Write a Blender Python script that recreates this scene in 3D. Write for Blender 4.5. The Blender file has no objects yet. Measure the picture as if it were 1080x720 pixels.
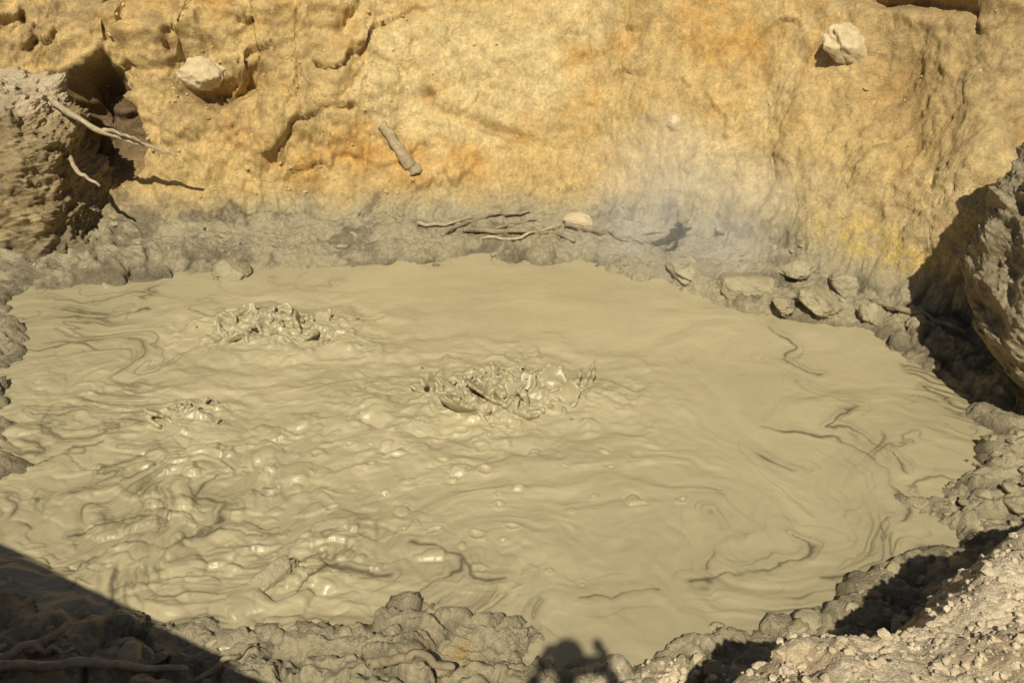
import bpy, math, numpy as np
from mathutils import Vector
rng = np.random.default_rng(7)
scene = bpy.context.scene

# ------------------------------------------------------------------ noise
_p = np.random.default_rng(3).permutation(256); PERM = np.concatenate([_p, _p, _p]).astype(np.int32)
_g = np.random.default_rng(4).normal(size=(256, 3)); _g /= np.linalg.norm(_g, axis=1)[:, None]
GX, GY, GZ = [_g[:, i].astype(np.float32) for i in range(3)]

def perlin(x, y, z=0.0, seed=0):
    x, y, z = np.broadcast_arrays(np.asarray(x, np.float32), np.asarray(y, np.float32), np.asarray(z, np.float32))
    x = x + seed * 17.31; y = y + seed * 7.77; z = z + seed * 3.13
    xi = np.floor(x); yi = np.floor(y); zi = np.floor(z)
    xf = x - xi; yf = y - yi; zf = z - zi
    xi = xi.astype(np.int32) & 255; yi = yi.astype(np.int32) & 255; zi = zi.astype(np.int32) & 255
    f = lambda t: t * t * t * (t * (t * 6 - 15) + 10)
    u, v, w = f(xf), f(yf), f(zf)
    def c(i, j, k):
        h = PERM[PERM[PERM[(xi + i) & 255] + ((yi + j) & 255)] + ((zi + k) & 255)]
        return GX[h] * (xf - i) + GY[h] * (yf - j) + GZ[h] * (zf - k)
    l = lambda a, b, t: a + (b - a) * t
    r = l(l(l(c(0,0,0), c(1,0,0), u), l(c(0,1,0), c(1,1,0), u), v),
          l(l(c(0,0,1), c(1,0,1), u), l(c(0,1,1), c(1,1,1), u), v), w)
    return r * 1.5

def fbm(x, y, z=0.0, o=4, seed=0, gain=0.5, lac=2.07):
    a, s, f = 1.0, 0.0, 1.0
    for i in range(o):
        s = s + a * perlin(np.asarray(x) * f, np.asarray(y) * f, np.asarray(z) * f, seed + i * 5)
        a *= gain; f *= lac
    return s

def ridged(x, y, z=0.0, o=3, seed=0, gain=0.5, lac=2.1):
    a, s, f = 1.0, 0.0, 1.0
    for i in range(o):
        s = s + a * (1 - 2 * np.abs(perlin(np.asarray(x) * f, np.asarray(y) * f, np.asarray(z) * f, seed + i * 5)))
        a *= gain; f *= lac
    return s

def worley(x, y, seed=0):
    xi = np.floor(x).astype(np.int64); yi = np.floor(y).astype(np.int64)
    best = np.full(np.shape(x), 9.0, np.float32); second = best.copy(); rid = np.zeros(np.shape(x), np.float32)
    for i in (-1, 0, 1):
        for j in (-1, 0, 1):
            a = (xi + i + 1000 + seed * 31); b = (yi + j + 1000 + seed * 57)
            h = PERM[(PERM[a & 255] + b) & 255]; h2 = PERM[(h + 91) & 255]; h3 = PERM[(h2 + 13) & 255]
            d = np.sqrt((xi + i + h / 255.0 - x) ** 2 + (yi + j + h2 / 255.0 - y) ** 2).astype(np.float32)
            m = d < best
            second = np.where(m, best, np.minimum(second, d))
            rid = np.where(m, h3 / 255.0, rid); best = np.where(m, d, best)
    return best, second, rid

def ss(a, b, x):
    t = np.clip((x - a) / (b - a), 0, 1); return t * t * (3 - 2 * t)

def sdf(poly, X, Y):
    d = np.full(X.shape, 1e9); inside = np.zeros(X.shape, bool); n = len(poly)
    for i in range(n):
        ax, ay = poly[i]; bx, by = poly[(i + 1) % n]
        ex, ey = bx - ax, by - ay; wx, wy = X - ax, Y - ay
        t = np.clip((wx * ex + wy * ey) / (ex * ex + ey * ey), 0, 1)
        d = np.minimum(d, (wx - ex * t) ** 2 + (wy - ey * t) ** 2)
        cond = (ay > Y) != (by > Y)
        xc = ax + (Y - ay) / ((by - ay) if by != ay else 1e-9) * (bx - ax)
        inside ^= cond & (X < xc)
    return np.where(inside, -np.sqrt(d), np.sqrt(d))

# ------------------------------------------------------------------ mesh helpers
def mesh_np(name, V, F, mat=None, smooth=True, attrs=None):
    me = bpy.data.meshes.new(name)
    V = np.ascontiguousarray(V, np.float32); F = np.ascontiguousarray(F, np.int32)
    me.vertices.add(len(V)); me.vertices.foreach_set("co", V.ravel())
    k = F.shape[1]
    me.loops.add(F.size); me.loops.foreach_set("vertex_index", F.ravel())
    me.polygons.add(len(F)); me.polygons.foreach_set("loop_start", np.arange(0, F.size, k, dtype=np.int32))
    me.polygons.foreach_set("loop_total", np.full(len(F), k, np.int32))
    me.update(calc_edges=True)
    me.polygons.foreach_set("use_smooth", np.full(len(F), smooth, bool))
    for an, arr in (attrs or {}).items():
        arr = np.asarray(arr, np.float32)
        if arr.ndim == 2:
            at = me.attributes.new(an, 'FLOAT_COLOR', 'POINT')
            at.data.foreach_set("color", np.concatenate([arr, np.ones((len(arr), 1), np.float32)], 1).ravel())
        else:
            at = me.attributes.new(an, 'FLOAT', 'POINT'); at.data.foreach_set("value", arr)
    ob = bpy.data.objects.new(name, me); scene.collection.objects.link(ob)
    if mat: me.materials.append(mat)
    return ob

def grid_faces(nv, nu, cyc=False):
    idx = np.arange(nv * nu).reshape(nv, nu)
    if cyc: idx = np.concatenate([idx, idx[:, :1]], 1)
    return np.stack([idx[:-1, :-1], idx[:-1, 1:], idx[1:, 1:], idx[1:, :-1]], -1).reshape(-1, 4)

import bmesh
_ico = {}
def ico(sub):
    if sub not in _ico:
        bm = bmesh.new(); bmesh.ops.create_icosphere(bm, subdivisions=sub, radius=1)
        _ico[sub] = (np.array([v.co[:] for v in bm.verts]), np.array([[v.index for v in f.verts] for f in bm.faces])); bm.free()
    return _ico[sub]

def rotm(rx, ry, rz):
    cx, sx, cy, sy, cz, sz = math.cos(rx), math.sin(rx), math.cos(ry), math.sin(ry), math.cos(rz), math.sin(rz)
    return np.array([[cz,-sz,0],[sz,cz,0],[0,0,1]]) @ np.array([[cy,0,sy],[0,1,0],[-sy,0,cy]]) @ np.array([[1,0,0],[0,cx,-sx],[0,sx,cx]])

def rock_verts(sub, size, rot, seed, rough=0.25, freq=1.3, facet=0.0):
    v, f = ico(sub)
    n = fbm(v[:,0]*freq, v[:,1]*freq, v[:,2]*freq, 4 if sub > 3 else 2, seed)
    r = 1 + rough * n
    if facet:
        g = np.random.default_rng(seed)
        for _ in range(9):
            d = g.normal(size=3); d /= np.linalg.norm(d); h = v @ d * r; lim = g.uniform(.55, .85)
            r = np.where(h > lim, r * (lim + (h - lim) * (1 - facet)) / np.maximum(h, 1e-3), r)
    return (v * r[:, None] * np.array(size)) @ rotm(*rot).T, f

# ------------------------------------------------------------------ materials
def new_mat(name):
    m = bpy.data.materials.new(name); m.use_nodes = True
    nt = m.node_tree; b = nt.nodes["Principled BSDF"]; return m, nt, b

def N(nt, t, **k):
    n = nt.nodes.new(t)
    for a, v in k.items(): setattr(n, a, v)
    return n

def noise_node(nt, scale, detail=4, rough=.6):
    tc = N(nt, 'ShaderNodeTexCoord'); n = N(nt, 'ShaderNodeTexNoise')
    n.inputs['Scale'].default_value = scale; n.inputs['Detail'].default_value = detail; n.inputs['Roughness'].default_value = rough
    nt.links.new(tc.outputs['Object'], n.inputs['Vector']); return n

def bump_chain(nt, b, items):
    prev = None
    for src, dist, st in items:
        bp = N(nt, 'ShaderNodeBump'); bp.inputs['Distance'].default_value = dist; bp.inputs['Strength'].default_value = st
        nt.links.new(src, bp.inputs['Height'])
        if prev: nt.links.new(prev, bp.inputs['Normal'])
        prev = bp.outputs['Normal']
    nt.links.new(prev, b.inputs['Normal'])

def attr_mat(name, var=(0.66, 1.28), vs=30, bumps=((50, .028, .9),), rough_dry=.95, rough_wet=.36, spec=.38):
    """base colour from the mesh's colour layer, broken up by noise"""
    m, nt, b = new_mat(name)
    at = N(nt, 'ShaderNodeAttribute', attribute_name='Col'); wt = N(nt, 'ShaderNodeAttribute', attribute_name='wet')
    n1 = noise_node(nt, vs, 7, .75)
    mr = N(nt, 'ShaderNodeMapRange'); mr.inputs[1].default_value = .3; mr.inputs[2].default_value = .7
    mr.inputs[3].default_value = var[0]; mr.inputs[4].default_value = var[1]
    nt.links.new(n1.outputs['Fac'], mr.inputs[0])
    vm = N(nt, 'ShaderNodeVectorMath', operation='SCALE')
    nt.links.new(at.outputs['Color'], vm.inputs[0]); nt.links.new(mr.outputs[0], vm.inputs['Scale'])
    nt.links.new(vm.outputs[0], b.inputs['Base Color'])
    mr2 = N(nt, 'ShaderNodeMapRange'); mr2.inputs[3].default_value = rough_dry; mr2.inputs[4].default_value = rough_wet
    nt.links.new(wt.outputs['Fac'], mr2.inputs[0]); nt.links.new(mr2.outputs[0], b.inputs['Roughness'])
    b.inputs['Specular IOR Level'].default_value = spec
    bump_chain(nt, b, [(noise_node(nt, s, 4, .75).outputs['Fac'], d, st) for s, d, st in bumps])
    return m

def simple_mat(name, c1, c2, scale=8, rough=.9, bumps=((40, .012, .9),), spec=.3):
    m, nt, b = new_mat(name)
    n1 = noise_node(nt, scale, 5, .65); cr = N(nt, 'ShaderNodeValToRGB')
    cr.color_ramp.elements[0].position = .33; cr.color_ramp.elements[1].position = .68
    cr.color_ramp.elements[0].color = (*c1, 1); cr.color_ramp.elements[1].color = (*c2, 1)
    nt.links.new(n1.outputs['Fac'], cr.inputs[0]); nt.links.new(cr.outputs[0], b.inputs['Base Color'])
    b.inputs['Roughness'].default_value = rough; b.inputs['Specular IOR Level'].default_value = spec
    bump_chain(nt, b, [(noise_node(nt, s, 4, .65).outputs['Fac'], d, st) for s, d, st in bumps])
    return m

M_ground = attr_mat("earth_ground")
M_pool = attr_mat("liquid_mud", var=(.95, 1.05), vs=9, bumps=((14, .009, .3),), rough_dry=.47, rough_wet=.27, spec=.42)
M_splash = simple_mat("splashing_mud", (.32,.272,.155), (.39,.335,.195), 5, .38, bumps=((50,.003,.4),), spec=.42)
M_clod = simple_mat("wet_mud_clod", (.25,.21,.12), (.38,.325,.195), 7, .46, bumps=((30,.016,.9),))
M_rock = attr_mat("weathered_rock", var=(.6, 1.3))
M_pale = simple_mat("pale_stone", (.46,.36,.19), (.61,.50,.30), 9, .9)
M_crumb = simple_mat("dry_crumbs", (.42,.34,.21), (.64,.53,.36), 6, .95)
M_crumb2 = simple_mat("ochre_crumbs", (.42,.29,.11), (.6,.45,.2), 6, .95)
M_wood = simple_mat("dead_wood", (.26,.20,.12), (.50,.41,.26), 14, .85, bumps=((60,.006,.9),))
M_log = simple_mat("weathered_log", (.24,.18,.10), (.42,.33,.19), 14, .85, bumps=((60,.008,.9),))
M_darkwood = simple_mat("muddy_wood", (.17,.135,.08), (.33,.27,.16), 14, .7, bumps=((60,.006,.9),))
M_plank = simple_mat("boardwalk_timber", (.16,.12,.08), (.28,.22,.15), 10, .85)

# ------------------------------------------------------------------ layout (metres; mud surface at z = 0)
POOL = [(-4.3,7.62),(-3.77,7.96),(-2.97,8.15),(-2.12,8.29),(-1.25,8.35),(-.36,8.5),(.54,8.42),(1.37,7.96),(2.11,7.41),
        (2.45,7.17),(3.01,6.98),(3.45,6.35),(3.35,5.66),(2.97,5.18),(2.42,5.0),(2.66,4.53),(1.87,4.2),(1.6,3.9),
        (.94,3.76),(.72,3.6),(.12,3.6),(.03,3.86),(-.57,3.95),(-.87,3.8),(-1.74,3.8),(-2.49,3.85),(-3.1,4.28),
        (-3.4,4.9),(-3.25,5.3),(-3.48,5.6),(-3.75,6.0),(-3.95,6.3),(-3.78,6.7),(-4.1,7.1)]
BASIN = [(-6.6,8.3),(-5,8.85),(-3.8,8.95),(-2.5,9.05),(-1,9.2),(.5,9.2),(1.4,8.85),(2.1,8.3),(2.9,7.6),(3.6,6.9),(4.25,6.0),
         (4.6,4.6),(4.9,3.0),(5.5,-2),(6,-40),(-8,-40),(-6.9,2),(-6.9,5)]
MOUND = [(7,4.6),(3.4,3.85),(2.6,3.38),(2.107,3.085),(1.845,2.89),(1.637,2.79),(1.423,2.64),(1.19,2.55),(1.0,2.48),(.72,2.3),(.4,1.9),(0,1.2),(0,-1),(7,-1)]

def axis(a, b, st):
    core = np.arange(a, b, st); g = []; d = st; x = core[-1]
    while x < b + 350: d *= 1.27; x += d; g.append(x)
    h = []; d = st; x = core[0]
    while x > a - 350: d *= 1.27; x -= d; h.append(x)
    return np.array(h[::-1] + list(core) + g)

xs = axis(-5.4, 4.8, .0112); ys = axis(2.3, 10.8, .0105)
X, Y = np.meshgrid(xs, ys)
wx = .10 * fbm(X*1.6, Y*1.6, 0, 3, 11); wy = .10 * fbm(X*1.6, Y*1.6, 5, 3, 12)
dp = sdf(POOL, X + wx * 1.2, Y + wy * 1.2)
near = ss(14, 9, np.hypot(X, Y - 6))             # fine detail only where it can be seen
w = sdf(BASIN, X + wx, Y)
big = fbm(X/1.5, Y/2.5, 0, 3, 21)
w2 = w + .30 * big * ss(-.1, .5, w)
dm = sdf(MOUND, X + .07*fbm(X*3, Y*3, 0, 3, 41), Y + .07*fbm(X*3, Y*3, 4, 3, 42))

shore = -.16 + .22 * ss(-.16, .14, dp) + .10 * np.clip(dp, 0, 1.4)
wallh = 1.8 * (np.sqrt(np.maximum(w2, 0)**2 + .02) - .1414)
wallh = np.where(wallh > 3.3, 3.3 + (wallh - 3.3) * np.exp(-np.maximum(w2 - 1.9, 0) / .8) , wallh)
wallh = np.minimum(wallh, 4.4) + .3 * fbm(X/9, Y/9, 0, 3, 31) * ss(3, 8, w)
nearbank = 1.75 * ss(3.15, .9, Y + .12*fbm(X*1.5, Y*1.5, 0, 3, 33)) * ss(6.5, 4.5, np.abs(X))
mound = 1.07 * ss(.36, -.03, dm) + .16 * np.clip(-dm, 0, 1.6)
H = shore + wallh + np.maximum(nearbank, mound)
gy, gx = np.gradient(H, ys, xs)
nl = np.sqrt(gx**2 + gy**2 + 1); nx, ny, nz = -gx/nl, -gy/nl, 1/nl

onwall = ss(.12, .5, w2); onmound = ss(.14, -.02, dm)
mud = (1 - onwall) * (1 - onmound)
Px, Py, Pz = X, Y, H
rl = np.clip(.32 + .85 * ss(-.5, -2.4, X) + .20 * ss(2.6, 3.5, X), 0, 1.2)        # how broken the wall is
D = onwall * (.17 * fbm(Px*.9, Py*.9, Pz*.6, 3, 51) * (.6 + .6*rl))
ang_ = .5; sx_ = Px*math.cos(ang_) + Pz*math.sin(ang_)
D += onwall * rl * (.060 * ridged(sx_*2.2, Py*1.6, (Pz - .5*Px)*2.2, 5, 52, gain=.58))
saw = (Pz - .25*Px)*2.1 + 1.3*fbm(Px*.8, Py*.8, Pz*.8, 4, 54); saw = saw - np.floor(saw)
lm_ = ss(.0, .35, fbm(Px*1.1, Py, Pz*1.3, 4, 56) + .35*(rl - .5))
D += onwall * lm_ * .14 * (rl*.8 + .12) * (ss(.0, .10, saw) * (1 - saw)**.8 - .3)
wobx = .16*fbm(Px*2, Pz*2, Py, 5, 60, gain=.6); v1, v2, vr = worley((Px + wobx)*1.9, (Pz*1.3 - wobx)*1.9, 11)
D += onwall * (.1 + rl) * .035 * (ss(0, .25, v2 - v1)*(.4 + vr) - .6) * ss(-.3, .3, fbm(Px*.7, Pz*.9, 4, 3, 50) + .4*(rl-.6))
D += onwall * (.017 * fbm(Px*9, Py*9, Pz*9, 5, 53, gain=.68)) * (.7 + .7*rl)
D += onwall * (rl*.9+.15) * .018 * ridged(Px*6, Py*6, Pz*7, 4, 55, gain=.65)
fis = np.exp(-(perlin(Px*1.3 + .5*Pz, Py*1.1, Pz*.4, 57) / .03)**2) * ss(.05, .4, perlin(Px*.9, Pz*.9, 3, 58)) * (.35 + .65*ss(-.5, -1.5, X))
D -= onwall * .05 * fis
def gauss(cx, cz, rx, rz, rot=0):
    c, s = math.cos(rot), math.sin(rot); a = (Px - cx) * c + (Pz - cz) * s; b = -(Px - cx) * s + (Pz - cz) * c
    return np.exp(-(a / rx)**2 - (b / rz)**2)
wob = .25 * fbm(Px*2, Py*2, Pz*2, 4, 59)
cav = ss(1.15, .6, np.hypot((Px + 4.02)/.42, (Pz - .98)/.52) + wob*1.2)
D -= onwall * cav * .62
D -= onwall * (1 + 2*wob) * (.42 * gauss(-2.85, 1.25, .36, .12, .25))
D += onwall * (1 + 2*wob) * (.16 * gauss(-2.3, .95, .9, .30, .5) + .30 * gauss(-3.5, 1.80, .9, .20, .08))
D -= onwall * (.12*gauss(-.85, 1.2, .07, .05) + .12*gauss(-.2, .9, .5, .05, -.3) + .12*gauss(-1.6, 1.9, .5, .06, .9) + .13*gauss(1.9,.33,.1,.08) + .3*gauss(3.35, 2.3, .5, .08) + .12*gauss(-1.35,1.5,.25,.05,-.4))
# muddy shore: slumped, cracked mud
qx = X + .11*fbm(X*3, Y*3, 0, 4, 61, gain=.55); qy = Y + .11*fbm(X*3, Y*3, 9, 4, 62, gain=.55)
f1, f2, rid = worley(qx/.42, qy/.26, 1); g1, g2, rid2 = worley(qx/.16, qy/.10, 2)
plate = ss(0, .24, f2 - f1) * (.35 + rid); plate2 = ss(0, .3, g2 - g1) * (.3 + rid2)
frontness = ss(5.5, 4.0, Y)
broken = ss(-.25, .3, fbm(X*.9, Y*.9, 2, 2, 65) + .3*frontness)
lm = ss(-.24, .05, dp) * mud * near
D += lm * (.08*fbm(X*1.9, Y*2.4, 0, 4, 63) + .080*broken*(plate - .5) + .026*broken*(plate2 - .4)
           + .040*ridged(qx*2.4, qy*4.2, 0, 4, 64, gain=.52) - .02 + .010*fbm(X*16, Y*16, 0, 3, 66, gain=.6))
# dry crumbly mound
D += onmound * near * (.08*fbm(X*2.2, Y*2.2, Pz*2.2, 3, 71) + .022*fbm(X*8, Y*8, Pz*8, 4, 72, gain=.62) + .009*ridged(X*20, Y*20, Pz*20, 3, 73, gain=.7))
D *= near
TX, TY, TZ = X + nx*D, Y + ny*D, H + nz*D

# ---- colour of the ground
def C(*c): return np.array(c, np.float32)
def mixc(a, b, t): return a + (b - a) * t[..., None]
nA = fbm(TX*.8, TY*.8, TZ*.8, 4, 81); nB = fbm(TX*2.1, TY*2.1, TZ*2.1, 5, 82, gain=.6); nC = fbm(TX*7, TY*7, TZ*7, 5, 83, gain=.68)
col = np.broadcast_to(C(.57,.405,.165), X.shape + (3,)).copy()
og = lambda cx, cz, rx, rz: np.exp(-((TX-cx)/rx)**2 - ((TZ-cz)/rz)**2)
col = mixc(col, C(.65,.50,.235), ss(-.1, .6, nA + .8*og(-.2,1.6,1.3,.7) - .15) * .85)
orange = ss(.15, 1.15, .6*nB + .8*og(-.9,.60,1.1,.30) + .6*og(-2.2,.8,.9,.4) + .6*og(.75,1.4,.4,.5) + .5*og(-2.3,2.0,1.6,.5) + .5*og(2.3,1.8,1.1,.6))
col = mixc(col, C(.565,.31,.075), orange * .8)
col = mixc(col, C(.52,.41,.22), ss(.6, 2.0, TX) * ss(1.3, .5, TZ) * .75)  # steam haze put into the colour: paler, greyer low on the right wall
col = mixc(col, C(.58,.41,.06), og(3.1,.5,.42,.15) * ss(-.4,.3,nC) * .85)
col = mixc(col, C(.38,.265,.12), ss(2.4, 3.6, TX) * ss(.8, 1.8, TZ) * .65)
brn = ss(-.15, .45, fbm(TX*2.2, TY*2.2, TZ*2.2, 5, 86, gain=.6)) * ss(-1.4, -3.0, TX) * ss(.6, 1.3, TZ)
col = mixc(col, C(.34,.235,.105), brn * .7)  # brown patches, with the shadowy band of the upper left painted in
col *= (1 + .24 * np.clip(nC, -1, 1))[..., None]
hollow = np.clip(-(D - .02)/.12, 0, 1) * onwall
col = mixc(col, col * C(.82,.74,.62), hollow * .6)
col = mixc(col, np.broadcast_to(C(.15,.10,.05), col.shape), cav * onwall * .9)  # dark soil brown that also paints in the shade inside the cavity
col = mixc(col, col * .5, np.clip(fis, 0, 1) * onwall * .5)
pale = C(.375,.32,.195); dark = C(.21,.175,.105)
mcol = mixc(np.broadcast_to(pale, col.shape), np.broadcast_to(dark, col.shape), ss(-.1, .8, nB + .6*nC + .45*ss(-2.2, -3.4, TX)*ss(7.3, 7.9, TY)))
mcol = mixc(mcol, C(.42,.36,.215), ss(.2, .9, plate*broken) * .4)
mcol = mixc(mcol, C(.11,.09,.055), ss(.14, .0, f2 - f1) * broken * .65)  # shade in the crevices between clods painted into the mud colour
mcol = mixc(mcol, C(.48,.42,.285), ss(.1, .6, nA + nC*.4) * ss(8.2, 8.8, TY) * .6)
mcol = mixc(mcol, C(.12,.10,.06), ss(.10, .0, np.abs(dp - .02)) * ss(-.2, .3, fbm(X*1.3, Y*1.3, 5, 3, 88) ) * .75)
muddy = 1 - ss(.10, .50, TZ - .13*nB - .08*nC - .12*ss(.5, 2, TX) ) * ss(-.15, .25, w)
muddy = np.where(w < -.3, 1, muddy)
col = mixc(col, mcol, muddy)
dry = C(.61,.505,.335) * np.ones_like(col); dry = mixc(dry, C(.49,.385,.23), ss(-.2, .6, nB)) * (1 + .28*np.clip(nC, -1, 1))[..., None]
drym = np.maximum(ss(.26, .02, dm - .08*nC), ss(.30, .55, TZ) * ss(3.4, 3.0, TY))
drym = np.maximum(drym, ss(.35, .1, np.hypot(TX-.6, TY-3.2) + .1*nC) )
ochre_spot = np.exp(-((TX+.25)/.14)**2 - ((TY-3.52)/.12)**2) + .8*np.exp(-((TX-1.45)/.15)**2 - ((TY-3.25)/.1)**2)
col = mixc(col, dry, drym)
col = mixc(col, C(.44,.28,.08), np.clip(ochre_spot*ss(-.3,.3,nC), 0, 1)*.75)
wet = np.clip(muddy * (1 - drym) * ss(.9, .1, dp) , 0, 1)
shp = X.shape
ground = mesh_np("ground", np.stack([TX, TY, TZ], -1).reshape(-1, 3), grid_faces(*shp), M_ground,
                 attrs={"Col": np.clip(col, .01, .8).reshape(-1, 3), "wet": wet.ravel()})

# ------------------------------------------------------------------ mud pool
BOILS = [(-.08, 6.10, .70, .48, 1.0), (-1.95, 7.08, .64, .40, .75), (-2.35, 5.80, .34, .24, .6), (-1.35,6.90,.28,.17,.45)]
st = .009
px_ = np.arange(-5.2, 4.3, st); py_ = np.arange(3.2, 8.9, st)
U, V = np.meshgrid(px_, py_)
fx, fy = U + .30*fbm(U*.7, V*.9, 0, 4, 101), V + .26*fbm(U*.7, V*.9, 7, 4, 102)
for cx, cy, R, A in [(-1.88,4.9,.5,2.2), (-.4,4.35,.45,-2.2), (1.35,4.6,.6,2.0), (2.2,5.7,.55,-2.2), (.9,5.1,.9,.9), (-3.2,6.4,.6,1.6), (2.0,6.9,.5,1.8), (-2.6,4.5,.45,-2.2)]:
    dx, dy = fx - cx, fy - cy; a = A * np.exp(-(dx*dx + dy*dy) / R**2); c, s = np.cos(a), np.sin(a)
    fx, fy = cx + dx*c - dy*s, cy + dx*s + dy*c
S = fbm(fx*.8, fy*1.9, 0, 5, 103, gain=.45)
sgy, sgx = np.gradient(S, py_, px_); sg = np.hypot(sgx, sgy) + .35
rad_ = np.hypot((U+.1)/1.25, V-6.3)
edge = ss(1.2, 2.6, rad_)
mask = ss(.0, .4, fbm(U*1.1, V*1.1, 3, 3, 104)) * (.12 + .88*edge)
wdn = .008*(1 + 1.3*perlin(U*3, V*3, 0, 105))
line = np.zeros_like(S)
for lv, k_ in ((.05, 1.), (-.38, .8), (.12, .5), (-.02, .4), (.42, .7)):
    line = np.maximum(line, k_*np.exp(-(np.abs(S - lv) / sg / (np.maximum(wdn, .003)*(.6+.4*k_)))**1.6))
# the dark seams between slowly turning bodies of mud
SEAMS = [[(2.20,7.15),(2.28,6.84),(2.09,6.65),(2.28,6.49),(2.45,6.42)], [(2.2,6.3),(2.43,6.02),(2.35,5.85),(2.2,5.76),(2.48,5.5),(2.6,5.2)],
         [(1.75,5.78),(1.94,5.72),(2.25,5.62),(2.44,5.29),(2.49,4.9),(2.4,4.62)], [(1.67,5.4),(1.87,5.18)], [(2.31,4.7),(2.17,4.37),(1.83,4.2)],
         [(1.72,4.56),(1.78,4.47),(1.66,4.37),(1.37,4.24),(1.09,4.19)], [(1.19,4.8),(1.30,4.53),(1.17,4.29)],
         [(-.6,4.5),(-.34,4.45),(-.25,4.29),(0,4.2)], [(.4,4.1),(.85,4.07)], [(-.34,4.42),(-.36,4.2),(-.48,4.05)], [(-1.82,4.6),(-1.78,4.84),(-1.93,5.02),(-1.86,5.15)],
         [(-2.6,4.22),(-2.2,4.45),(-1.87,4.56),(-1.53,4.5)], [(-3.4,5.12),(-3.1,5.3),(-3.0,5.45),(-2.8,5.5)], [(-3.9,6.72),(-3.71,6.77),(-3.46,6.9),(-3.3,6.88)],
         [(-2.6,4.6),(-2.3,4.72),(-2.1,4.7)], [(-3.5,5.9),(-3.3,5.82),(-3.1,5.9)], [(-1.2,4.1),(-1.0,4.25),(-.7,4.22)], [(-3.9,7.3),(-3.5,7.35),(-3.2,7.5)]]
k1 = U + .11*fbm(U*2.6, V*2.6, 0, 4, 151, gain=.45); k2 = V + .11*fbm(U*2.6, V*2.6, 6, 4, 152, gain=.45)
seam = np.full(U.shape, 9.0)
for pl in SEAMS:
    for (ax, ay), (bx_, by_) in zip(pl[:-1], pl[1:]):
        ex, ey = bx_-ax, by_-ay; i0 = np.searchsorted(px_, min(ax,bx_)-.4); i1 = np.searchsorted(px_, max(ax,bx_)+.4); j0 = np.searchsorted(py_, min(ay,by_)-.4); j1 = np.searchsorted(py_, max(ay,by_)+.4)
        a_, b_ = k1[j0:j1, i0:i1]-ax, k2[j0:j1, i0:i1]-ay; t = np.clip((a_*ex+b_*ey)/(ex*ex+ey*ey), 0, 1)
        seam[j0:j1, i0:i1] = np.minimum(seam[j0:j1, i0:i1], np.hypot(a_-ex*t, b_-ey*t))
sw = .005 + .034*np.clip(perlin(U*2.8, V*2.8, 0, 153) + .03, 0, 1)
sline = np.exp(-(seam/sw)**1.6) * ss(-.45, -.05, perlin(U*2.1, V*2.1, 3, 154))
echo = np.zeros_like(seam)
for e_, k_ in ((.05, .5), (.085, .4), (.13, .3), (.2, .25)):
    echo = np.maximum(echo, k_*np.exp(-((seam - e_ - .02*perlin(U*3,V*3,0,155))/.006)**2) * ss(.0, .35, perlin(U*2, V*2, 8+e_*20, 156)))
streak = np.clip(np.maximum(line * mask, np.maximum(sline, echo)), 0, 1)
halo = np.clip(np.exp(-(seam/.05)**2)*.6 + np.exp(-((S - .05) / sg / .045)**2)*mask, 0, 1)
Z = .018*fbm(U*.8, V*1.1, 0, 3, 111)
calm = (.30 + .70*ss(.4, -1.2, U)) * ss(7.6, 6.0, V) + .12
fold = fbm(fx*1.0, fy*2.6, 1, 4, 112, gain=.45)
fmask = ss(-.25, .35, perlin(U*.8, V*.9, 5, 114))
Z += .026 * fold * (.35 + .65*calm) * (.4 + .6*fmask) + .014 * ridged(fx*1.3, fy*3.2, 2, 3, 113, gain=.45) * fmask * calm
Z += .012 * ss(5.9, 5.0, V) * ss(-1.2, 0, U) * ss(1.9, 1.2, U) * fbm(fx*1.6, fy*3.6, 3, 3, 115)
Z += .005*np.exp(-((seam - .04)/.04)**2) - .004*np.clip(sline + line*mask, 0, 1)
left = ss(.9, -1.4, U) * ss(7.0, 5.8, V) * (1 - .6*ss(-.2,.5,perlin(U*.9,V*.9,3,120)))
wp1 = .10*fbm(U*3, V*3, 0, 3, 121); wp2 = .10*fbm(U*3, V*3, 4, 3, 122)
b1, b2, br = worley((U + wp1)/.26, (V + wp2)/.17, 5)
Z += left * (.036 * np.clip(1 - (b1/.75)**2, 0, 1)**.9 * (br > .5)*(br))
c1_, c2_, cr_ = worley((U + wp1)/.12, (V + wp2)/.085, 6)
Z += left * (.015 * np.clip(1 - (c1_/.7)**2, 0, 1)**.8 * (cr_ > .62))
Z += left * (.011 * ridged(fx*2.4+wp1, fy*4+wp2, 0, 4, 124, gain=.5))
g = np.random.default_rng(12)
for n_ in range(110):                                       # gas domes and collapsed craters, lopsided
    cx, cy = (-1.0 + g.normal(0, 1.0), g.uniform(4.15, 5.75)); r = .012 + .05*g.random()**1.6; e = g.uniform(1.0, 1.7); rt = g.uniform(-.6, .6)
    if not (-3.1 < cx < 1.6): continue
    sl = (slice(max(0, int((cy-.12-3.2)/st)), int((cy+.12-3.2)/st)), slice(int((cx-.12+5.2)/st), int((cx+.12+5.2)/st)))
    du, dv = U[sl]-cx, V[sl]-cy; du, dv = du*math.cos(rt)+dv*math.sin(rt), -du*math.sin(rt)+dv*math.cos(rt)
    d = np.hypot(du, dv*e) * (1 + .6*perlin(U[sl]*14, V[sl]*14, cx))
    if n_ % 2: Z[sl] += r*.4*np.sqrt(np.clip(1-(d/r)**2, 0, 1)) - .005*np.exp(-((d-r*1.25)/.012)**2)
    else: Z[sl] += .011*np.exp(-((d-r)/.011)**2) - .010*np.exp(-(d/(r*.7))**2)
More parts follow.
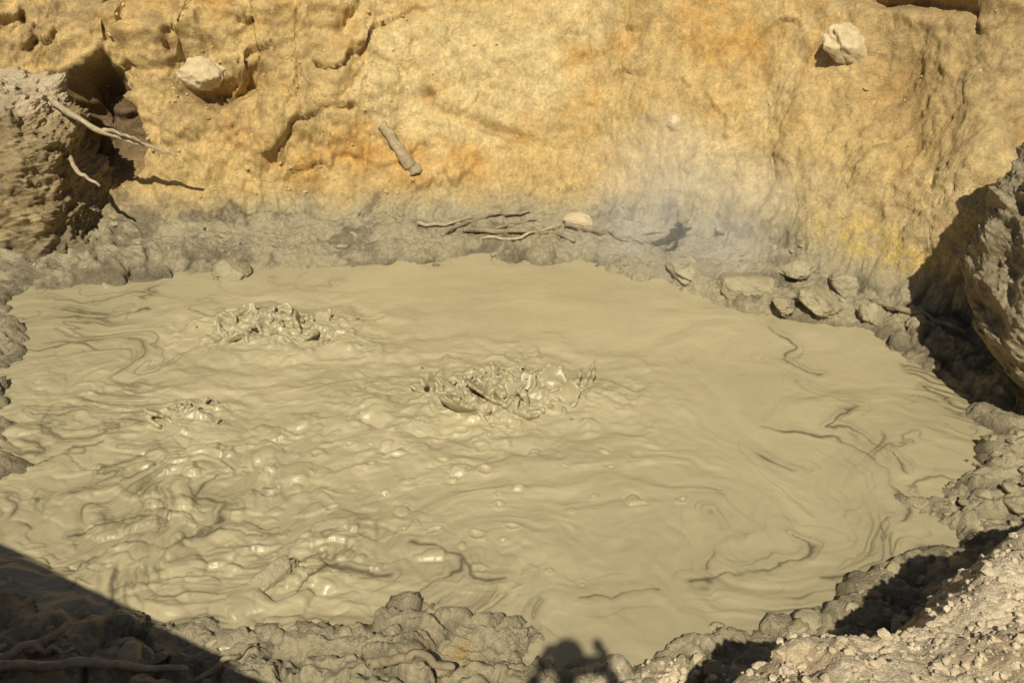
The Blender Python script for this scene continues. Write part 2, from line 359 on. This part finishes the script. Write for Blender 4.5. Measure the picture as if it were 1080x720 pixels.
for cx, cy, rx, ry, am in BOILS:
    q = np.hypot((U-cx)/rx, (V-cy)/ry) + .35*fbm(U*3, V*3, cx, 3, 131)
    env = ss(1.15, .3, q)
    Z += env * am * (.02 + .060*ridged(U*3.6 + wp1, V*5 + wp2, 0, 4, 132, gain=.6)) + .017*am*np.sin(q*8)*np.exp(-(q-1)**2/.7)*ss(.8,1.2,q)
    outer = ss(2.2, .9, q) * ss(.5, 1., q)
    Z += outer * am * .022 * ridged(U*5, V*7, 3, 3, 133) * ss(-.1, .3, perlin(U*4, V*4, 1, 134))
pb = fbm(fx*.8, fy*1.6, 0, 4, 141)
pc = mixc(np.broadcast_to(C(.365,.312,.178), U.shape+(3,)), C(.415,.355,.205), ss(-.5, .6, pb))
pc = mixc(pc, C(.31,.265,.152), ss(2.0, 3.4, np.hypot(U/1.2+.1, V-6.6)) * .5)
pc = mixc(pc, C(.24,.203,.115), halo*.38)
pc = mixc(pc, C(.08,.066,.035), streak * .88)
pool = mesh_np("mud_pool", np.stack([U, V, Z], -1).reshape(-1, 3), grid_faces(*U.shape), M_pool,
               attrs={"Col": pc.reshape(-1, 3), "wet": np.clip(.35 + .5*streak + .3*fbm(U*1.2,V*1.2,1,2,143), 0, 1).ravel()})

# ------------------------------------------------------------------ mud splashes
def splash(name, cx, cy, rx, ry, hmax, nsheet, seed, ndrop=60, voxel=.0085, rs=(.10, .30), spikes=()):
    g = np.random.default_rng(seed); P = []; R = []
    def add(p, r): P.append(np.asarray(p).reshape(-1, 3)); R.append(np.asarray(r).reshape(-1))
    for k in range(nsheet):
        a = g.uniform(0, 2*math.pi); q = math.sqrt(g.uniform(0, .8)); ox, oy = cx + rx*q*math.cos(a), cy + ry*q*math.sin(a)
        rad = g.uniform(*rs); th0 = g.uniform(0, 6.28); span = g.uniform(1.0, 2.6); hh = hmax * g.uniform(.35, 1) * (1.1 - .6*q)
        flare = g.uniform(-.1, .8); nth = max(5, int(rad*span/.014)); ph = g.uniform(0, 50); nz_ = max(3, int(hh*1.5/.013))
        t, s = np.meshgrid(np.linspace(0, 1, nth), np.linspace(0, 1, nz_), indexing='ij'); arc = t*span*rad
        top = hh * np.clip(.6 + .9*fbm(arc*7 + ph, .3, k, 3, 1), .05, 1.3) * np.sqrt(np.sin(math.pi*np.clip(t, .05, .95))) + .02
        z = -.06 + (top + .06)*s; zz = np.maximum(z, 0)
        hole = perlin(arc*7 + ph, z*8, k + 40.5)
        rr = rad + flare*zz + .07*perlin(arc*6 + ph, z*6, k + 80) ; th = th0 + span*t
        keep = ~((hole > .32) & (z > .02))
        x = ox + rr*np.cos(th) + zz*.1; y = oy + rr*np.sin(th)*.8; r = .018*(1 - .15*zz/(top+.01)) + .010*perlin(arc*20, z*20, k)
        add(np.stack([x, y, z], -1)[keep], np.maximum(r, .010)[keep])
    for k in range(nsheet*4):
        a = g.uniform(0, 2*math.pi); q = math.sqrt(g.uniform(0, 1.4)); r = g.uniform(.012, .042); zc_ = g.uniform(-.02, .10)*(1.2-q)
        c0 = np.array((cx+rx*q*math.cos(a), cy+ry*q*math.sin(a), zc_)); dr = g.normal(0, 1, 3)*np.array((1, .8, .5)); dr /= np.linalg.norm(dr)
        for m_ in range(5): add(c0 + dr*m_*r*.55 + g.normal(0, r*.15, 3), [r*(1 - .14*m_)])
    for k in range(int(nsheet*.4)):
        a = g.uniform(0, 2*math.pi); q = math.sqrt(g.uniform(0, .9)); x, y = cx+rx*q*math.cos(a), cy+ry*q*math.sin(a)
        vx, vy, vz = g.normal(0, .7), g.normal(0, .4), g.uniform(.6, 1.3); L = g.uniform(.08, .20)*hmax/.25
        s = np.arange(0, L, .009); add(np.stack([x+vx*s, y+vy*s, .02+vz*s-1.8*s*s], -1), .020*(1-.4*s/L)*(1+.3*np.sin(s*90+k)))
    for (x, y, vx, vz, L) in spikes:
        s = np.arange(0, L, .008); add(np.stack([x+vx*s, y+0*s, .0+vz*s], -1), .03*(1-.7*s/L)*(1+.25*np.sin(s*90+x*40)))
    for k in range(ndrop):
        a = g.uniform(0, 2*math.pi); q = abs(g.normal(0, .85)); c0 = np.array((cx+rx*q*math.cos(a), cy+ry*q*math.sin(a), abs(g.normal(0, .5))*hmax*max(.1,1.2-q)+.01)); r = g.uniform(.006, .014)
        add(c0, [r]); add(c0 + g.normal(0, r*.8, 3), [r*.8])
    P = np.concatenate(P); R = np.concatenate(R); v, f = ico(2)
    VV = (v[None]*R[:, None, None] + P[:, None, :]).reshape(-1, 3); FF = (f[None] + (np.arange(len(P))*len(v))[:, None, None]).reshape(-1, 3)
    ob = mesh_np(name, VV, FF, M_splash)
    md = ob.modifiers.new("remesh", 'REMESH'); md.mode = 'VOXEL'; md.voxel_size = voxel; md.use_smooth_shade = True
    sm = ob.modifiers.new("smooth", 'SMOOTH'); sm.iterations = 2; sm.factor = .5
    dg = bpy.context.evaluated_depsgraph_get(); me = bpy.data.meshes.new_from_object(ob.evaluated_get(dg))
    ob.modifiers.clear(); old = ob.data; ob.data = me; bpy.data.meshes.remove(old)
    if not me.materials: me.materials.append(M_splash)
    me.polygons.foreach_set("use_smooth", np.ones(len(me.polygons), bool))
    return ob
splash("mud_splash", -.08, 6.07, .56, .28, .36, 26, 6, 80, spikes=[(.46,6.18,.25,.9,.24),(.52,6.21,.35,.95,.28),(.42,6.16,.2,.8,.20),(.57,6.23,.3,1,.19)])
splash("mud_splash.001", -1.97, 7.09, .52, .26, .22, 20, 9, 40, rs=(.06,.20))
splash("mud_splash.002", -2.33, 5.82, .20, .12, .20, 8, 13, 20, rs=(.05,.13))

# ------------------------------------------------------------------ surface lookup
bpy.context.view_layer.update()
def down(x, y):
    r = ground.ray_cast(Vector((x, y, 6)), Vector((0, 0, -1))); return (r[1], r[2]) if r[0] else (Vector((x, y, 0)), Vector((0,0,1)))
def onwall_at(x, z):
    r = ground.ray_cast(Vector((x, 6.2, z)), Vector((0, 1, 0))); return (r[1], r[2]) if r[0] else (Vector((x, 9.5, z)), Vector((0,-1,0)))

# ------------------------------------------------------------------ stones
def stone(name, loc, size, rot, seed, mat, facet=.6, sub=5, rough=.22):
    v, f = rock_verts(sub, size, rot, seed, rough, 1.4, facet)
    v = v + np.array(loc); n = fbm(v[:,0]*14, v[:,1]*14, v[:,2]*14, 3, seed+3)
    c = v - np.array(loc); v = np.array(loc) + c*(1 + .07*n)[:, None]
    return mesh_np(name, v, f, mat)
def wall_stone(name, x, z, size, rot, seed, mat, out=.0, **k):
    p, n = onwall_at(x, z); return stone(name, tuple(p + Vector((0, -1, .3))*out), size, rot, seed, mat, **k)
def shore_stone(name, x, y, size, rot, seed, mat, up=0, **k):
    p, n = down(x, y); return stone(name, (x, y, max(p.z, 0) + up), size, rot, seed, mat, **k)
wall_stone("pale_stone", 3.06, 1.88, (.35,.15,.22), (-.5,.45,.5), 3, M_pale, -.10)
wall_stone("pale_stone.001", -3.06, 1.44, (.24,.2,.17), (.2,-.1,.2), 8, M_pale, -.02)
wall_stone("pale_stone.002", 1.55, 1.08, (.07,.05,.10), (.2,.4,.2), 9, M_pale, -.01)
shore_stone("pale_stone.003", .66, 9.0, (.15,.12,.10), (.2,.1,.2), 10, M_pale, .03)
kw = dict(facet=.9, rough=.35)
shore_stone("wet_boulder", 2.6, 7.36, (.21,.16,.13), (.1,.2,.3), 14, M_clod, .05, **kw)
shore_stone("wet_boulder.001", 3.0, 7.2, (.13,.11,.09), (.1,.4,.3), 15, M_clod, .03, **kw)
shore_stone("wet_boulder.002", 2.05, 7.75, (.33,.2,.12), (.2,.1,-.3), 16, M_clod, .02, **kw)
shore_stone("wet_boulder.003", 1.6, 8.05, (.22,.16,.10), (.2,.1,-.5), 17, M_clod, .0, **kw)
shore_stone("wet_boulder.004", -2.55, 8.12, (.20,.13,.15), (.1,.2,.3), 18, M_clod, .03, **kw)
shore_stone("wet_boulder.005", -1.40, 4.17, (.19,.10,.09), (.3,-.2,.6), 19, M_clod, .02, **kw)
shore_stone("wet_boulder.006", 2.5, 7.85, (.16,.13,.10), (.2,.1,-.5), 21, M_clod, .02, **kw)
shore_stone("wet_boulder.007", 3.3, 7.05, (.17,.13,.12), (.2,.1,-.5), 22, M_clod, .02, **kw)
shore_stone("wet_boulder.008", 2.85, 7.55, (.15,.13,.12), (.2,.3,-.5), 23, M_clod, .02, **kw)
shore_stone("wet_boulder.009", 2.3, 7.35, (.12,.1,.09), (.2,.3,.5), 24, M_clod, .02, **kw)

# ------------------------------------------------------------------ standing rock and eroded bank (lofted)
def loft(name, rows, mat, seed, nu=400, nv=340, amp=1.0, cols=((.28,.225,.13),(.37,.305,.185)), top=None, dip=.5, rg=.085, ff=1.0):
    rows = np.array(rows, float); zt = np.linspace(0, 1, nv); zc = np.linspace(0, 1, len(rows))
    R = np.stack([np.interp(zt, zc, rows[:, i]) for i in range(5)], 1)
    k = np.ones(15)/15
    for i in range(5): R[:, i] = np.convolve(np.pad(R[:, i], 7, mode='edge'), k, 'valid')
    th = np.linspace(0, 2*math.pi, nu, endpoint=False)
    cap = np.sqrt(np.clip(1 - np.clip((zt - .90)/.10, 0, 1)**2, 0, 1))
    ct, st_ = np.cos(th), np.sin(th); sq = (np.abs(ct)**4 + np.abs(st_)**4)**(-1/4.)
    Xr = R[:, 1][:, None] + R[:, 3][:, None]*cap[:, None]*ct*sq; Yr = R[:, 2][:, None] + R[:, 4][:, None]*cap[:, None]*st_*sq
    Zr = np.repeat(R[:, 0][:, None], nu, 1)
    lay = (Zr + dip*Xr)
    d = amp*(.16*fbm(Xr*1.5, Yr*1.5, Zr*1.7, 3, seed) + rg*ridged(Xr*2.2, Yr*2.2, lay*2.6, 5, seed+1, gain=.5) + .022*ff*fbm(Xr*12, Yr*12, Zr*12, 4, seed+2, gain=.65))
    d = d * np.minimum(1, cap + .15)[:, None]
    Xr = Xr + ct*d; Yr = Yr + st_*d; Zr = Zr + .6*d
    n = fbm(Xr*3, Yr*3, Zr*3, 4, seed+5)
    c = mixc(np.broadcast_to(C(*cols[0]), Xr.shape+(3,)), C(*cols[1]), ss(-.4, .5, n))
    if top: c = mixc(c, C(*top[0]), ss(top[1]-.12, top[1]+.08, Zr + .1*n))
    wt = ss(.45, .2, Zr + .08*n); c = mixc(c, C(.22,.18,.10), wt*.8)
    return mesh_np(name, np.stack([Xr, Yr, Zr], -1).reshape(-1, 3), grid_faces(nv, nu, True), mat, attrs={"Col": c.reshape(-1, 3), "wet": (wt*.8).ravel()})
loft("rock_outcrop", [(-.3,4.47,6.0,.80,.6),(0,4.47,6.0,.88,.62),(.2,4.47,6.0,.80,.55),(.4,4.44,5.95,.98,.6),(.67,4.39,5.95,1.06,.62),(.95,4.36,5.95,1.10,.62),
     (1.25,4.38,5.95,1.10,.58),(1.5,4.42,5.95,1.10,.54),(1.75,4.47,5.95,1.10,.5),(1.98,4.53,5.95,1.08,.45),(2.25,4.6,5.95,1.0,.4),(2.45,4.7,6.0,.8,.3)], M_rock, 201, amp=.85, rg=.065)
loft("eroded_bank", [(-.3,-5.3,8.95,1.25,.75),(0,-5.3,8.95,1.22,.72),(.4,-5.32,8.95,1.15,.62),(.8,-5.32,8.95,1.13,.56),(1.1,-5.34,8.98,1.15,.52),(1.36,-5.38,9.0,1.12,.48),(1.5,-5.45,9.05,1.05,.45)],
     M_rock, 231, amp=1.0, cols=((.28,.205,.10),(.43,.33,.17)), top=((.56,.45,.28), 1.4), dip=.1, rg=.09, ff=1.8)

# ------------------------------------------------------------------ scattered small things
def scatter(name, pts, mat, smin, smax, seed, sub=1, sink=.25, power=2.5, flat=.7, facet=0., rough=.3):
    g = np.random.default_rng(seed); VV, FF, o = [], [], 0
    protos = [rock_verts(sub, (1,1,1), g.uniform(-3,3,3), int(g.integers(1, 999)), rough, 1.2, facet) for _ in range(14)]
    for (x, y, z) in pts:
        s = smin + (smax-smin)*g.random()**power
        v, f = protos[g.integers(14)]; v = (v*np.array((g.uniform(.8,1.4), g.uniform(.8,1.2), g.uniform(flat*.8,flat*1.2)))*s) @ rotm(g.uniform(-.6,.6), g.uniform(-.6,.6), g.uniform(0,6.28)).T
        VV.append(v + np.array((x, y, z + s*(flat-.5-sink)))); FF.append(f + o); o += len(v)
    return mesh_np(name, np.concatenate(VV), np.concatenate(FF), mat, smooth=sub > 1)
g = np.random.default_rng(77)
def sample(n, box, cond):
    x = g.uniform(box[0], box[1], n*12); y = g.uniform(box[2], box[3], n*12)
    i = np.clip(np.searchsorted(xs, x), 0, len(xs)-1); j = np.clip(np.searchsorted(ys, y), 0, len(ys)-1)
    zx, zy, z = TX[j, i], TY[j, i], TZ[j, i]
    m = cond(x, y, z, dp[j, i], dm[j, i], g.random(len(x)))
    return list(zip(zx[m][:n], zy[m][:n], z[m][:n]))
scatter("gravel", sample(6500, (.3, 3.4, 1.9, 3.9), lambda x, y, z, p, m, r: m < .10 + .12*r), M_crumb, .003, .024, 1, 1, .1, 4)
scatter("gravel.001", sample(700, (.2, 1.1, 2.6, 3.5), lambda x, y, z, p, m, r: z > .1), M_crumb, .004, .03, 11, 1, .1, 3)
scatter("rubble", sample(1500, (-4.2, 4.0, 7.4, 10.6), lambda x, y, z, p, m, r: (z > .35) & (r < (.1 + .9*(x < -1)))), M_crumb2, .004, .026, 2, 1, .2, 5)
scatter("mud_clods", sample(360, (-4.6, 3.6, 2.8, 9.2), lambda x, y, z, p, m, r: (z > 0) & (z < .5) & (p > -.1) & (p < 1.0)), M_clod, .012, .085, 3, 3, .3, 3, .5, .9, .5)
scatter("mud_clods.001", sample(240, (.9, 3.4, 3.3, 5.4), lambda x, y, z, p, m, r: (z > 0) & (z < .8) & (p > -.05) & (p < 1.2)), M_clod, .012, .09, 4, 3, .3, 2.5, .5, .9, .5)

# ------------------------------------------------------------------ branches
def tube(name, pts, r0, r1, mat, seed=0, kink=.02, forks=()):
    VV, FF, o = [], [], 0
    def one(pts, r0, r1):
        nonlocal o
        P = np.array(pts, float); t = np.linspace(0, 1, len(P)); n = 60; tt = np.linspace(0, 1, n)
        Q = np.stack([np.interp(tt, t, P[:, i]) for i in range(3)], 1); k = np.ones(7)/7
        Q = np.stack([np.convolve(np.pad(Q[:, i], 3, mode='edge'), k, 'valid') for i in range(3)], 1)
        Q += kink*np.stack([perlin(tt*6, seed+i*9.7, i) for i in range(3)], 1)
        T = np.gradient(Q, axis=0); T /= np.linalg.norm(T, axis=1)[:, None]
        A = np.cross(T, [0.1, .2, 1]); A /= np.linalg.norm(A, axis=1)[:, None]; B = np.cross(T, A)
        th = np.linspace(0, 2*math.pi, 12, endpoint=False); r = (r0 + (r1-r0)*tt); r[0] *= .25; r[-1] *= .25
        rr = r[:, None]*(1 + .35*perlin(np.cos(th)[None]*1.5, np.sin(th)[None]*1.5, tt[:, None]*9, seed))
        V = (Q[:, None] + rr[..., None]*(A[:, None]*np.cos(th)[None, :, None] + B[:, None]*np.sin(th)[None, :, None])).reshape(-1, 3)
        VV.append(V); FF.append(grid_faces(n, 12, True) + o); o += len(V)
    one(pts, r0, r1)
    for fk in forks: one(fk, r0*.6, r1*.5)
    return mesh_np(name, np.concatenate(VV), np.concatenate(FF), mat)
tube("dead_root", [(-4.3,9.0,1.42),(-4.0,8.66,1.37),(-3.7,8.60,1.22),(-3.4,8.66,1.08),(-3.07,8.73,.93)], .036, .012, M_wood, 1, .02, [[(-3.7,8.62,1.22),(-3.5,8.58,1.20),(-3.35,8.6,1.12)]])
tube("dead_root.001", [(-4.2,8.9,1.0),(-3.95,8.5,.86),(-3.74,8.45,.76)], .028, .010, M_wood, 2, .03)
p1, _ = onwall_at(-1.30, .95); p2, _ = onwall_at(-.95, .52)
tube("driftwood_log", [tuple(p1+Vector((-.02,.02,.01))), tuple((p1+p2)/2+Vector((0,-.01,.0))), tuple(p2+Vector((0,.02,-.01)))], .05, .07, M_log, 3, .02)
def shore_branch(name, pts, r0, r1, mat, seed, up=.015, forks=()):
    f = lambda q: [(x, y, max(down(x, y)[0].z, 0) + up + r0*.6) for x, y in q]
    return tube(name, f(pts), r0, r1, mat, seed, .03, [f(k) for k in forks])
shore_branch("driftwood_branch", [(-.5,8.85),(-.2,8.92),(.1,8.85),(.4,8.72),(.62,8.6)], .030, .015, M_darkwood, 5, .02, [[(-.2,8.92),(0,9.05),(.25,9.1)]])
shore_branch("driftwood_branch.001", [(-.95,9.0),(-.6,9.02),(-.3,9.08)], .018, .01, M_wood, 6, .02)
shore_branch("driftwood_branch.002", [(-.7,8.75),(-.45,9.0),(-.2,9.15),(.2,9.22)], .02, .01, M_darkwood, 7, .02)
shore_branch("driftwood_branch.003", [(.5,8.9),(.9,8.7),(1.25,8.45)], .022, .01, M_darkwood, 8, .02)
shore_branch("driftwood_branch.006", [(-.3,8.7),(.1,8.68),(.5,8.95)], .016, .01, M_wood, 28, .02)
shore_branch("driftwood_branch.004", [(3.0,7.3),(3.3,7.0),(3.6,6.75)], .025, .015, M_darkwood, 8, .05)
shore_branch("bleached_root", [(-2.75,3.38),(-2.5,3.46),(-2.24,3.64)], .035, .015, M_wood, 9, .05, [[(-2.45,3.5),(-2.2,3.5)]])
shore_branch("bleached_root.001", [(-2.7,3.33),(-2.3,3.36),(-1.95,3.40),(-1.6,3.43)], .032, .014, M_wood, 10, .05)
shore_branch("bleached_root.002", [(-1.55,3.34),(-1.42,3.5),(-1.32,3.62)], .018, .009, M_darkwood, 12, .03)
shore_branch("driftwood_branch.005", [(-.7,3.36),(-.5,3.39),(-.28,3.40)], .028, .018, M_darkwood, 13, .02)

# ------------------------------------------------------------------ boardwalk behind the viewpoint
def box(name, c, s, rz, parent=None, mat=M_plank):
    v = np.array([[i, j, k] for i in (-.5,.5) for j in (-.5,.5) for k in (-.5,.5)])*np.array(s); v = v @ rotm(0,0,rz).T + np.array(c)
    f = np.array([[0,1,3,2],[4,6,7,5],[0,4,5,1],[2,3,7,6],[0,2,6,4],[1,5,7,3]])
    ob = mesh_np(name, v, f, mat, smooth=False)
    bv = ob.modifiers.new("bevel", 'BEVEL'); bv.width = .006; bv.segments = 2
    if parent: ob.parent = parent
    return ob
bw = bpy.data.objects.new("wooden_boardwalk", None); scene.collection.objects.link(bw)
ang = math.atan2(-1.03, 1.85); ux, uy = math.cos(ang), math.sin(ang); vx, vy = uy, -ux
E0 = .46
for i in range(58):
    s = -4.6 + i*.152
    box(f"plank_{i}", (s*ux + vx*.95, E0 + s*uy + vy*.95, 2.36), (.142, 1.9, .05), ang, bw)
for k, off in enumerate((.1, 1.8)):
    box(f"stringer_{k}", (-.3*ux + vx*off, E0 - .3*uy + vy*off, 2.22), (8.8, .09, .22), ang, bw)
    for j, s in enumerate((-4.4, -2.2, .2, 2.4, 3.9)):
        box(f"post_{k}_{j}", (s*ux + vx*(off+.1), E0 + s*uy + vy*(off+.1), 1.35), (.12,.12,1.9), ang, bw)
box("curb_rail", (-.3*ux + vx*.06, E0 - .3*uy + vy*.06, 2.43), (8.8, .09, .09), ang, bw)

# ------------------------------------------------------------------ photographer standing on the boardwalk (behind the viewpoint)
skin = simple_mat("skin", (.42,.25,.17), (.5,.31,.22), 5, .6, bumps=((80,.001,.2),))
cloth = simple_mat("blue_cloth", (.05,.07,.12), (.08,.10,.17), 20, .9, bumps=((200,.002,.4),))
jeans = simple_mat("denim", (.04,.05,.09), (.07,.09,.14), 20, .9, bumps=((200,.002,.4),))
blackp = simple_mat("black_plastic", (.02,.02,.02), (.03,.03,.03), 20, .5, bumps=((200,.0005,.2),))
ph = bpy.data.objects.new("photographer", None); scene.collection.objects.link(ph)
def skinfig(name, verts, edges, radii, mat):
    me = bpy.data.meshes.new(name); me.from_pydata(verts, edges, []); ob = bpy.data.objects.new(name, me); scene.collection.objects.link(ob)
    ob.modifiers.new("skin", 'SKIN'); ob.modifiers.new("sub", 'SUBSURF').levels = 2; ob.modifiers["sub"].render_levels = 2
    for i, r in enumerate(radii): me.skin_vertices[0].data[i].radius = (r, r)
    me.skin_vertices[0].data[0].use_root = True; me.materials.append(mat); ob.parent = ph; return ob
bx, by, bz = -.05, -.22, 2.385
SC = 1.05
o = lambda x, y, z: (bx+x*SC, by+y*SC, bz+z*SC)
HL, HR = (-.12, .20, 1.42), (.21, .19, 1.47)
skinfig("torso_and_arms", [o(0,0,.95), o(0,0,1.12), o(0,0,1.32), o(0,.0,1.44), o(-.19,0,1.42), o(-.25,.10,1.16), o(*HL),
        o(.19,0,1.43), o(.30,.10,1.22), o(*HR)], [(0,1),(1,2),(2,3),(3,4),(4,5),(5,6),(3,7),(7,8),(8,9)],
        [.155,.14,.15,.09,.07,.05,.035,.07,.05,.035], cloth)
skinfig("legs", [o(0,0,.93), o(-.10,0,.86), o(-.11,.02,.48), o(-.12,-.01,.09), o(-.13,.15,.04), o(.10,0,.86), o(.11,.02,.48), o(.12,-.01,.09), o(.13,.15,.04)],
        [(0,1),(1,2),(2,3),(3,4),(0,5),(5,6),(6,7),(7,8)], [.13,.095,.062,.045,.035,.095,.062,.045,.035], jeans)
skinfig("neck", [o(0,.0,1.44), o(0,.01,1.54), o(0,.02,1.60)], [(0,1),(1,2)], [.058,.055,.052], skin)
v, f = ico(4); hv = v*np.array((.082,.100,.120))
hv[:, 1] += .022*np.exp(-((v[:,0]/.22)**2 + ((v[:,2]+.1)/.25)**2))*(v[:,1] > 0)
hv[:, 1] -= .010*np.exp(-(((np.abs(v[:,0])-.38)/.15)**2 + ((v[:,2]-.05)/.14)**2))*(v[:,1] > 0)
hv[:, 0] *= 1 - .18*np.clip(-v[:,2], 0, 1)
head = mesh_np("head", hv + np.array(o(0,.03,1.68)), f, skin); head.parent = ph
for s in (-1, 1):
    ev, ef = rock_verts(3, (.012,.02,.032), (0,0,0), 5, .1); e = mesh_np("ear", ev + np.array(o(s*.08,.02,1.67)), ef, skin); e.parent = ph
cv = v.copy(); cv = cv*np.array((.092,.112,.10)); cv[:, 2] = np.maximum(cv[:, 2], -.01)
cap_ = mesh_np("cap_crown", cv + np.array(o(0,.02,1.715)), f, cloth); cap_.parent = ph
for s, n_ in ((-1, "left_hand"), (1, "right_hand")):
    wx_, wy_, wz_ = HL if s < 0 else HR
    P = [o(wx_,wy_,wz_), o(wx_-s*.01, wy_+.01, wz_+.05), o(wx_-s*.02, wy_+.01, wz_+.09)]; E = [(0,1),(1,2)]; R = [.028,.034,.032]
    for k in range(4):
        b = len(P); yy = -.03+.022*k; L = (.035,.04,.042,.034)[k]
        P += [o(wx_-s*.02, wy_+yy*.6, wz_+.11), o(wx_-s*.03, wy_+yy, wz_+.11+L), o(wx_-s*.055, wy_+yy, wz_+.12+L), o(wx_-s*.07, wy_+yy, wz_+.10+L)]
        E += [(2,b),(b,b+1),(b+1,b+2),(b+2,b+3)]; R += [.012,.011,.010,.008]
    b = len(P); P += [o(wx_-s*.03, wy_-.03, wz_+.05), o(wx_-s*.05, wy_-.035, wz_+.08)]; E += [(1,b),(b,b+1)]; R += [.012,.009]
    skinfig(n_, P, E, R, skin)
cb = box("camera_body", (.07, -.065, 3.99), (.19, .055, .10), 0, ph, blackp)

# ------------------------------------------------------------------ thin steam drifting along the back shore
ms = bpy.data.materials.new("thin_steam"); ms.use_nodes = True; nt = ms.node_tree; nt.nodes.remove(nt.nodes["Principled BSDF"])
vs_ = nt.nodes.new('ShaderNodeVolumeScatter'); vs_.inputs['Density'].default_value = .085; vs_.inputs['Color'].default_value = (1, .92, .74, 1); vs_.inputs['Anisotropy'].default_value = -.42
nt.links.new(vs_.outputs[0], nt.nodes["Material Output"].inputs['Volume'])
v, f = ico(4)
for i, (c, s, r) in enumerate([((1.5,8.2,.80),(.9,.6,.65),.3), ((1.05,8.4,.5),(.6,.45,.4),-.3), ((2.0,7.8,.75),(.6,.45,.55),.5), ((1.5,8.1,.3),(.7,.5,.3),0), ((1.35,8.3,1.1),(.45,.4,.5),.4)]):
    vv = (v*(1 + .35*fbm(v[:,0]*1.3, v[:,1]*1.3, v[:,2]*1.3, 3, 300+i))[:, None]*np.array(s)) @ rotm(0, r, 0).T + np.array(c)
    ob = mesh_np("steam", vv, f, ms)

# ------------------------------------------------------------------ light, sky, camera
Dv = Vector((.063, .707, -.775)).normalized()
sun = bpy.data.lights.new("sun", 'SUN'); sun.energy = 5.0; sun.angle = math.radians(.5); sun.color = (1, .93, .79)
so = bpy.data.objects.new("sun", sun); scene.collection.objects.link(so); so.rotation_euler = Dv.to_track_quat('-Z', 'Y').to_euler(); so.location = (-2, -8, 12)
wd = bpy.data.worlds.new("World"); scene.world = wd; wd.use_nodes = True
nt = wd.node_tree; bg = nt.nodes["Background"]; sk = nt.nodes.new('ShaderNodeTexSky'); sk.sky_type = 'NISHITA'; sk.sun_disc = False
sk.sun_elevation = math.asin(-Dv.z); sk.sun_rotation = math.atan2(-Dv.x, -Dv.y)
nt.links.new(sk.outputs[0], bg.inputs[0]); bg.inputs[1].default_value = .05
cam = bpy.data.cameras.new("camera"); co = bpy.data.objects.new("camera", cam); scene.collection.objects.link(co)
co.location = (0, 0, 4); co.rotation_euler = (math.radians(60), 0, 0); cam.lens = 34.57; cam.sensor_width = 36; cam.clip_end = 2000; cam.clip_start = .02
scene.camera = co
scene.view_settings.view_transform = 'Standard'; scene.view_settings.look = 'None'; scene.view_settings.exposure = 0
